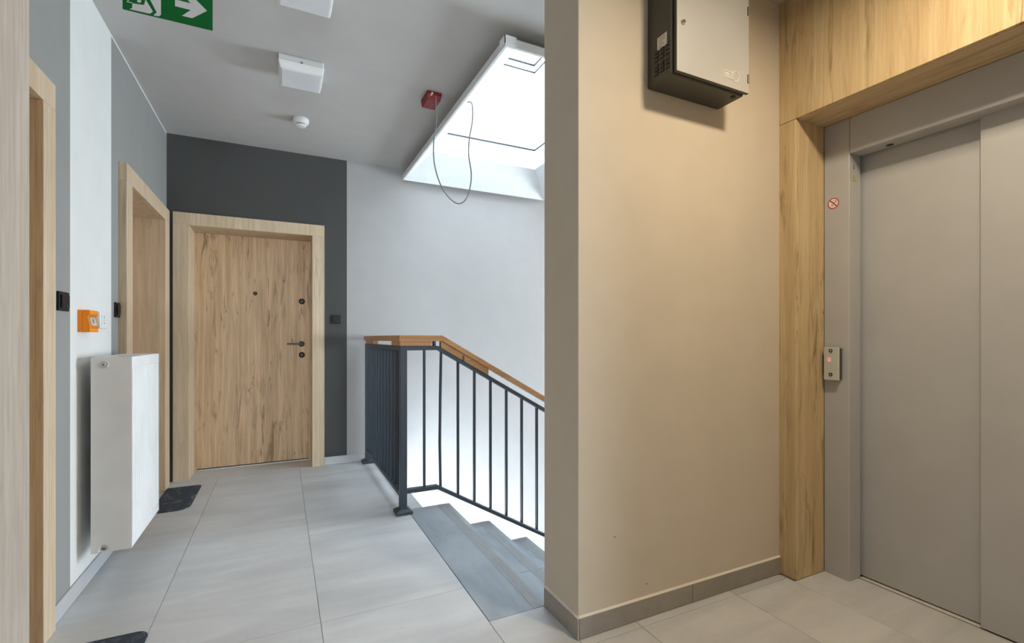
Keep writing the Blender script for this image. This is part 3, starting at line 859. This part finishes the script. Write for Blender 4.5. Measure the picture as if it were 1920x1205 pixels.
# ================================================================== wall switches and boxes
def switch(to, s0, s1, z0, z1, label):
    c = to((s0 + s1) / 2, 0, z0)
    root = thing('light_switch', c, label, 'switch', 'black wall switches beside the doors')
    def bx(nm, a0, a1, d0, d1, q0, q1, mt, bev):
        p, q = to(a0, d0, q0), to(a1, d1, q1)
        mb = MB(c); mb.box(p[0], q[0], p[1], q[1], p[2], q[2]); return mb.build(nm, [mt], root, bev=bev)
    bx('frame', s0, s1, 0, -0.009, z0, z1, 'black_plastic', 0.003)
    rk = bx('rocker', s0 + 0.014, s1 - 0.014, -0.009, -0.015, z0 + 0.012, z1 - 0.012, 'black_plastic', 0.004)
    bx('marker', (s0 + s1) / 2 + 0.008, (s0 + s1) / 2 + 0.018, -0.015, -0.0155, z0 + 0.016, z0 + 0.021, 'ink_grey', 0)
switch(toL, 2.497, 2.600, 1.240, 1.318, 'black switch on the narrow grey strip beside the near left door casing')
switch(toL, 3.222, 3.302 - 0.003, 1.241, 1.322, 'black switch on the grey wall between white band and second left door')
switch(toB, 0.396, 0.479, 1.256, 1.335, 'black switch on the charcoal wall right of the far door')

cpn = thing('fire_call_point', (XL, 2.77, 1.155), 'orange smoke vent call point box on the white wall band above the radiator', 'alarm box')
OF = cpn.location
ob('back_box', (XL, -0.790, 2.716, 2.826, 1.156, 1.254), 'orange_box', cpn, OF, 0.002)
mb = MB(OF)
mb.prism([(-0.790, 2.716, 1.156), (-0.766, 2.716, 1.156), (-0.766, 2.716, 1.185), (-0.774, 2.716, 1.225), (-0.766, 2.716, 1.238), (-0.768, 2.716, 1.254), (-0.790, 2.716, 1.254)], (0, 0.110, 0))
mb.build('front_cover', ['orange_box'], cpn)
mb = MB(OF)
mb.prism([(-0.7655, 2.736, 1.186), (-0.7735, 2.736, 1.224), (-0.7725, 2.736, 1.224), (-0.7645, 2.736, 1.186)], (0, 0.072, 0)); lb = mb.build('label', ['label_white'], cpn)
mb = MB(OF); mb.cyl((-0.7695, 2.772, 1.205), (1, 0, 0.2), 0.010, 0.0015, 20); mb.build('push_button', ['cable_grey'], cpn)
mb = MB(OF)
mb.prism([(-0.7655, 2.728, 1.172), (-0.7735, 2.728, 1.240), (-0.7625, 2.728, 1.236), (-0.7560, 2.728, 1.180)], (0, 0.086, 0)); mb.build('clear_flap', ['clear_flap'], cpn)
vb = thing('vent_button', (XL, 2.98, 1.175), 'small white ventilation push button with arrow marks next to orange box', 'switch')
OV = vb.location
ob('housing', (XL, -0.786, 2.930, 3.022, 1.176, 1.258), 'white_plastic', vb, OV, 0.002)
ob('rocker', (-0.786, -0.783, 2.944, 3.008, 1.190, 1.244), 'white_plastic', vb, OV, 0.001)
mb = MB(OV)
for zz, sg in ((1.232, 1), (1.202, -1)):
    mb.prism([(-0.783, 2.968, zz - 0.004 * sg), (-0.783, 2.984, zz - 0.004 * sg), (-0.783, 2.976, zz + 0.006 * sg)], (0.0004, 0, 0))
mb.box(-0.783, -0.7826, 2.966, 2.986, 1.216, 1.2185)
mb.build('arrow_marks', ['cable_grey'], vb)

# ================================================================== cabinet on the partition
BX0, BX1, BYF, BZ0, BZ1 = 1.337, 1.738, 1.366, 2.138, 2.66
cb = thing('control_cabinet', (1.54, PY0, BZ0), 'dark metal wall cabinet with silver door high on the beige partition', 'cabinet')
OB = cb.location
ob('body', (BX0, BX1, BYF, PY0, BZ0, BZ1), 'cabinet_dark', cb, OB, 0.004)
ob('seal', (BX0 + 0.006, BX1 - 0.006, BYF - 0.005, BYF, BZ0 + 0.006, BZ1 - 0.006), 'vent_black', cb, OB)
dr = ob('cabinet_door', (BX0 + 0.008, BX1 + 0.008, BYF - 0.019, BYF - 0.005, BZ0 + 0.004, BZ1 - 0.004), 'cabinet_dark', cb, OB, 0.002)
DF = BYF - 0.019
ob('door_skin', (BX0 + 0.0095, BX1 + 0.0065, DF - 0.001, DF + 0.002, BZ0 + 0.0055, BZ1 - 0.0055), 'cabinet_door', dr, OB)
DF -= 0.001
mb = MB(OB); mb.lathe((1.376, DF, 2.332), (0, -1, 0), [(0.010, 0), (0.010, 0.003), (0.007, 0.007), (0.0065, 0.009)], 24); mb.build('lock', ['chrome'], dr, smooth=True)
mb = MB(OB); mb.box(1.3745, 1.3775, DF - 0.0095, DF - 0.008, 2.327, 2.337); mb.build('keyhole', ['vent_black'], dr)
# embossed badge outline: plate with a round end
mb = MB(OB)
bt = 0.0016; yA = DF
def strip(p, q):
    (xa, za), (xb, zb) = p, q
    d = Vector((xb - xa, 0, zb - za)); d.normalize(); nn = Vector((-d.z, 0, d.x)) * 0.0010
    a, c = Vector((xa, yA, za)), Vector((xb, yA, zb))
    mb.prism([a + nn, a - nn, c - nn, c + nn], (0, -bt, 0))
strip((1.597, 2.206), (1.646, 2.206)); strip((1.597, 2.206), (1.597, 2.180)); strip((1.597, 2.180), (1.646, 2.180))
mb.ring((1.664, yA, 2.193), (0, -1, 0), 0.0190, 0.0212, bt, 36)
mb.box(1.606, 1.630, yA - 0.0008, yA, 2.194, 2.198); mb.box(1.606, 1.636, yA - 0.0008, yA, 2.187, 2.189)
mb.build('badge', ['label_white'], dr)
for z in (2.202, 2.482):
    mb = MB(OB); mb.box(BX1 + 0.001, BX1 + 0.0095, DF - 0.003, DF + 0.006, z - 0.016, z + 0.016); hg = mb.build('hinge', ['steel'], dr, bev=0.001)
    mb = MB(OB); mb.box(BX1 - 0.002, BX1 + 0.004, DF - 0.0016, DF + 0.004, z - 0.018, z + 0.018); mb.build('hinge_slot', ['vent_black'], dr)
# louvre groups on the left side
ys = [(1.372, 1.394), (1.402, 1.424), (1.432, 1.454)]
for (ya, yb) in ys:
    for (za, zb) in ((2.219, 2.268), (2.166, 2.212)):
        mb = MB(OB); mb.box(BX0 - 0.0012, BX0, ya, yb, za, zb); g = mb.build('vent', ['vent_black'], cb)
        mb = MB(OB)
        for k in range(3):
            zz = za + (zb - za) * (k + 0.5) / 3
            mb.box(BX0 - 0.004, BX0 - 0.001, ya + 0.002, yb - 0.002, zz - 0.003, zz + 0.002)
        mb.build('louvre_slats', ['cabinet_dark'], g)['kind'] = 'stuff'
lab = ob('label', (BX0 - 0.0016, BX0 - 0.0003, 1.387, 1.439, 2.262, 2.311), 'label_white', cb, OB)
mb = MB(OB)
for k, (a, c) in enumerate([(1.395, 1.432), (1.398, 1.432), (1.410, 1.430), (1.402, 1.432), (1.415, 1.432)]):
    zz = 2.303 - k * 0.0085
    mb.box(BX0 - 0.0020, BX0 - 0.0015, a, c, zz - 0.001, zz + 0.0006)
mb.build('print_lines', ['ink_grey'], lab)['kind'] = 'stuff'
mb = MB(OB); mb.lathe((1.700, 1.388, BZ0), (0, 0, -1), [(0.011, 0), (0.011, 0.003), (0.006, 0.0035)], 20); mb.build('cable_gland', ['vent_black'], cb)

# ================================================================== ceiling fixtures
def lamp(cx, cy, label, lit=False):
    root = thing('ceiling_lamp', (cx, cy, CZ), label, 'lamp', 'square ceiling lamps')
    OL = root.location; s = 0.122
    mb = MB(OL); mb.box(cx - s + 0.004, cx + s - 0.004, cy - s + 0.004, cy + s - 0.004, CZ - 0.030, CZ); mb.build('base', ['white_plastic'], root, bev=0.004)
    mb = MB(OL)
    a, e = s, s - 0.010
    A = [(-a, -a), (a, -a), (a, a), (-a, a)]; E_ = [(-e, -e), (e, -e), (e, e), (-e, e)]
    z0, z1 = CZ - 0.030, CZ - 0.076
    mb.add([(cx + x, cy + y, z0) for x, y in A] + [(cx + x, cy + y, z1) for x, y in E_],
           [(0, 1, 2, 3), (7, 6, 5, 4)] + [(k, (k + 1) % 4, 4 + (k + 1) % 4, 4 + k) for k in range(4)])
    cov = mb.build('cover', ['white_plastic'], root, bev=0.006)
    e2 = e - 0.010
    mb = MB(OL); mb.box(cx - e2, cx + e2, cy - e2, cy + e2, CZ - 0.078, CZ - 0.075); mb.build('diffuser', ['lamp_lit' if lit else 'lamp_off'], root, bev=0.001)
    mb = MB(OL); mb.box(cx - 0.006, cx + 0.006, cy - s - 0.002, cy - s + 0.006, CZ - 0.036, CZ - 0.026); mb.build('clip', ['cable_grey'], root)
    return root
lamp(0.104, 3.088, 'square white lamp in the middle of the corridor ceiling, before the smoke detector')
lamp(0.096, 2.315, 'square white lamp cut by the top edge of the picture near the exit sign')
L2 = lamp(1.52, 0.50, 'lit square lamp on the lobby ceiling in front of the lift', True)
ld = bpy.data.lights.new('lobby_lamp_light', 'AREA'); ld.shape = 'SQUARE'; ld.size = 0.18
ld.energy = LOBBY_LAMP_W; ld.color = LOBBY_LAMP_COL
lo = bpy.data.objects.new('lobby_lamp_light', ld); lo.location = (0, 0, -0.082); lo.parent = L2; COL.objects.link(lo)

sd = thing('smoke_detector', (0.128, 3.81, CZ), 'round white smoke detector on the corridor ceiling', 'smoke detector')
OD = sd.location; c0 = (0.128, 3.81, CZ)
mb = MB(OD); mb.lathe(c0, (0, 0, -1), [(0.054, 0), (0.054, 0.006), (0.050, 0.007)], 36); mb.build('mount', ['white_plastic'], sd, smooth=True)
mb = MB(OD); mb.lathe(c0, (0, 0, -1), [(0.052, 0.007), (0.055, 0.014), (0.053, 0.026), (0.044, 0.034), (0.034, 0.036)], 36); mb.build('body', ['white_plastic'], sd, smooth=True)
mb = MB(OD); mb.lathe(c0, (0, 0, -1), [(0.0335, 0.036), (0.0335, 0.046)], 36); mb.build('smoke_chamber', ['vent_black'], sd)
mb = MB(OD)
for k in range(24):
    an = 2 * pi * k / 24; r = 0.0345
    x, y = c0[0] + r * cos(an), c0[1] + r * sin(an)
    mb.cyl((x, y, CZ - 0.034), (0, 0, -1), 0.0022, 0.014, 6)
mb.build('chamber_ribs', ['white_plastic'], sd)['kind'] = 'stuff'
mb = MB(OD); mb.lathe(c0, (0, 0, -1), [(0.036, 0.046), (0.034, 0.052), (0.026, 0.055), (0.004, 0.056)], 36); mb.build('cap', ['white_plastic'], sd, smooth=True)

ra = thing('red_junction_box', (0.895, 3.07, CZ), 'small red junction box on the ceiling beside the skylight hood', 'junction box')
OA = ra.location
ob('box', (0.846, 0.945, 3.000, 3.150, CZ - 0.018, CZ), 'red_box', ra, OA, 0.003)
mb = MB(OA)
A = [(0.846, 3.000), (0.945, 3.000), (0.945, 3.150), (0.846, 3.150)]; E_ = [(0.852, 3.010), (0.939, 3.010), (0.939, 3.144), (0.852, 3.144)]
mb.add([(*p, CZ - 0.018) for p in A] + [(*p, CZ - 0.052) for p in E_], [(0, 1, 2, 3), (7, 6, 5, 4)] + [(k, (k + 1) % 4, 4 + (k + 1) % 4, 4 + k) for k in range(4)])
mb.build('lid', ['red_box'], ra, bev=0.004)
mb = MB(OA)
mb.cyl((0.90, 3.07, CZ - 0.052), (0, 0, -1), 0.003, 0.0015, 8); mb.build('lid_screw', ['steel'], ra)
mb = MB(OA); mb.cyl((0.90, 3.11, CZ - 0.052), (0, 0, -1), 0.003, 0.0015, 8); mb.build('lid_screw', ['steel'], ra)
mb = MB(OA); mb.cyl((0.872, 3.000, CZ - 0.028), (0, -1, 0), 0.006, 0.028, 10); mb.build('cable_entry', ['white_plastic'], ra)

pts = [(0.900, 2.985, 2.695), (0.901, 2.985, 2.640), (0.901, 2.985, 2.515), (0.889, 3.000, 2.390), (0.899, 3.009, 2.254), (0.94, 2.992, 2.116), (1.008, 2.975, 2.029), (1.064, 2.958, 2.015), (1.106, 2.942, 2.072), (1.122, 2.925, 2.192), (1.097, 2.908, 2.322), (1.095, 2.891, 2.419), (1.11, 2.874, 2.536), (1.1, 2.857, 2.63), (1.065, 2.84, 2.628)]
def catmull(P, n=8):
    out = []
    P = [Vector(p) for p in P]
    for i in range(len(P) - 1):
        p0, p1, p2, p3 = P[max(i - 1, 0)], P[i], P[i + 1], P[min(i + 2, len(P) - 1)]
        for k in range(n):
            t = k / n
            out.append(0.5 * ((2 * p1) + (p2 - p0) * t + (2 * p0 - 5 * p1 + 4 * p2 - p3) * t * t + (3 * p1 - p0 - 3 * p2 + p3) * t ** 3))
    out.append(P[-1]); return out
mb = MB(pts[0]); mb.tube(catmull(pts), 0.0042, 10)
tag(mb.build('hanging_cable', ['cable_grey'], smooth=True), 'thin grey cable looping down from the red box to the skylight rim', 'cable')

# ---- exit sign
SY = 2.394
es = thing('exit_sign', (-0.42, SY, CZ), 'green emergency exit sign with white running figure and right arrow under the ceiling', 'sign')
OX = es.location
ob('housing', (-0.585, -0.253, SY - 0.02, SY + 0.03, 2.602, CZ), 'white_plastic', es, OX, 0.003)
pn = ob('panel', (-0.573, -0.266, SY, SY + 0.006, 2.449, 2.604), 'sign_green', es, OX)
def flat(name, polys, mat='sign_white', y=SY, th=0.0008):
    mb = MB(OX)
    for P in polys: mb.prism([(x, y, z) for x, z in P], (0, -th, 0))
    return mb.build(name, [mat], pn)
flat('door_symbol', [[(-0.541, 2.479), (-0.505, 2.483), (-0.502, 2.488), (-0.499, 2.506), (-0.497, 2.506), (-0.474, 2.466), (-0.481, 2.457), (-0.487, 2.4535), (-0.551, 2.4525), (-0.542, 2.459)],
                     [(-0.483, 2.511), (-0.477, 2.545), (-0.470, 2.590), (-0.447, 2.592), (-0.447, 2.460), (-0.455, 2.452), (-0.472, 2.451), (-0.465, 2.461), (-0.461, 2.465)],
                     [(-0.560, 2.479), (-0.548, 2.500), (-0.545, 2.499), (-0.556, 2.481), (-0.541, 2.4825), (-0.541, 2.479)],
                     [(-0.541, 2.508), (-0.541, 2.592), (-0.505, 2.592), (-0.505, 2.560), (-0.515, 2.520)],
                     [(-0.5255, 2.489), (-0.515, 2.489), (-0.5115, 2.500), (-0.5255, 2.500)]])
flat('arrow_symbol', [[(-0.399, 2.511), (-0.344, 2.511), (-0.375, 2.478), (-0.339, 2.478), (-0.286, 2.525), (-0.339, 2.572), (-0.375, 2.572), (-0.344, 2.539), (-0.399, 2.539)]])

# ================================================================== door mats
def mat(x0, x1, y0, y1, r, label):
    poly = []
    for cx, cy, a0, rr in ((x1 - r[0], y0 + r[0], -90, r[0]), (x1 - r[1], y1 - r[1], 0, r[1]), (x0 + 0.02, y1 - 0.02, 90, 0.02), (x0 + 0.02, y0 + 0.02, 180, 0.02)):
        for k in range(7):
            an = radians(a0 + 90 * k / 6); poly.append((cx + rr * cos(an), cy + rr * sin(an), 0.0008))
    mb = MB(((x0 + x1) / 2, (y0 + y1) / 2, 0)); mb.prism(poly, (0, 0, 0.007))
    tag(mb.build('door_mat', ['mat_carpet'], bev=0.002), label, 'mat', 'dark rounded mats by the left doors')
mat(-0.768, -0.548, 3.742, 4.315, (0.085, 0.03), 'dark navy scuffed mat in front of the second left door beyond the radiator')
mat(-0.690, -0.455, 1.690, 2.262, (0.05, 0.045), 'dark grey mat corner at the bottom edge by the near left door')
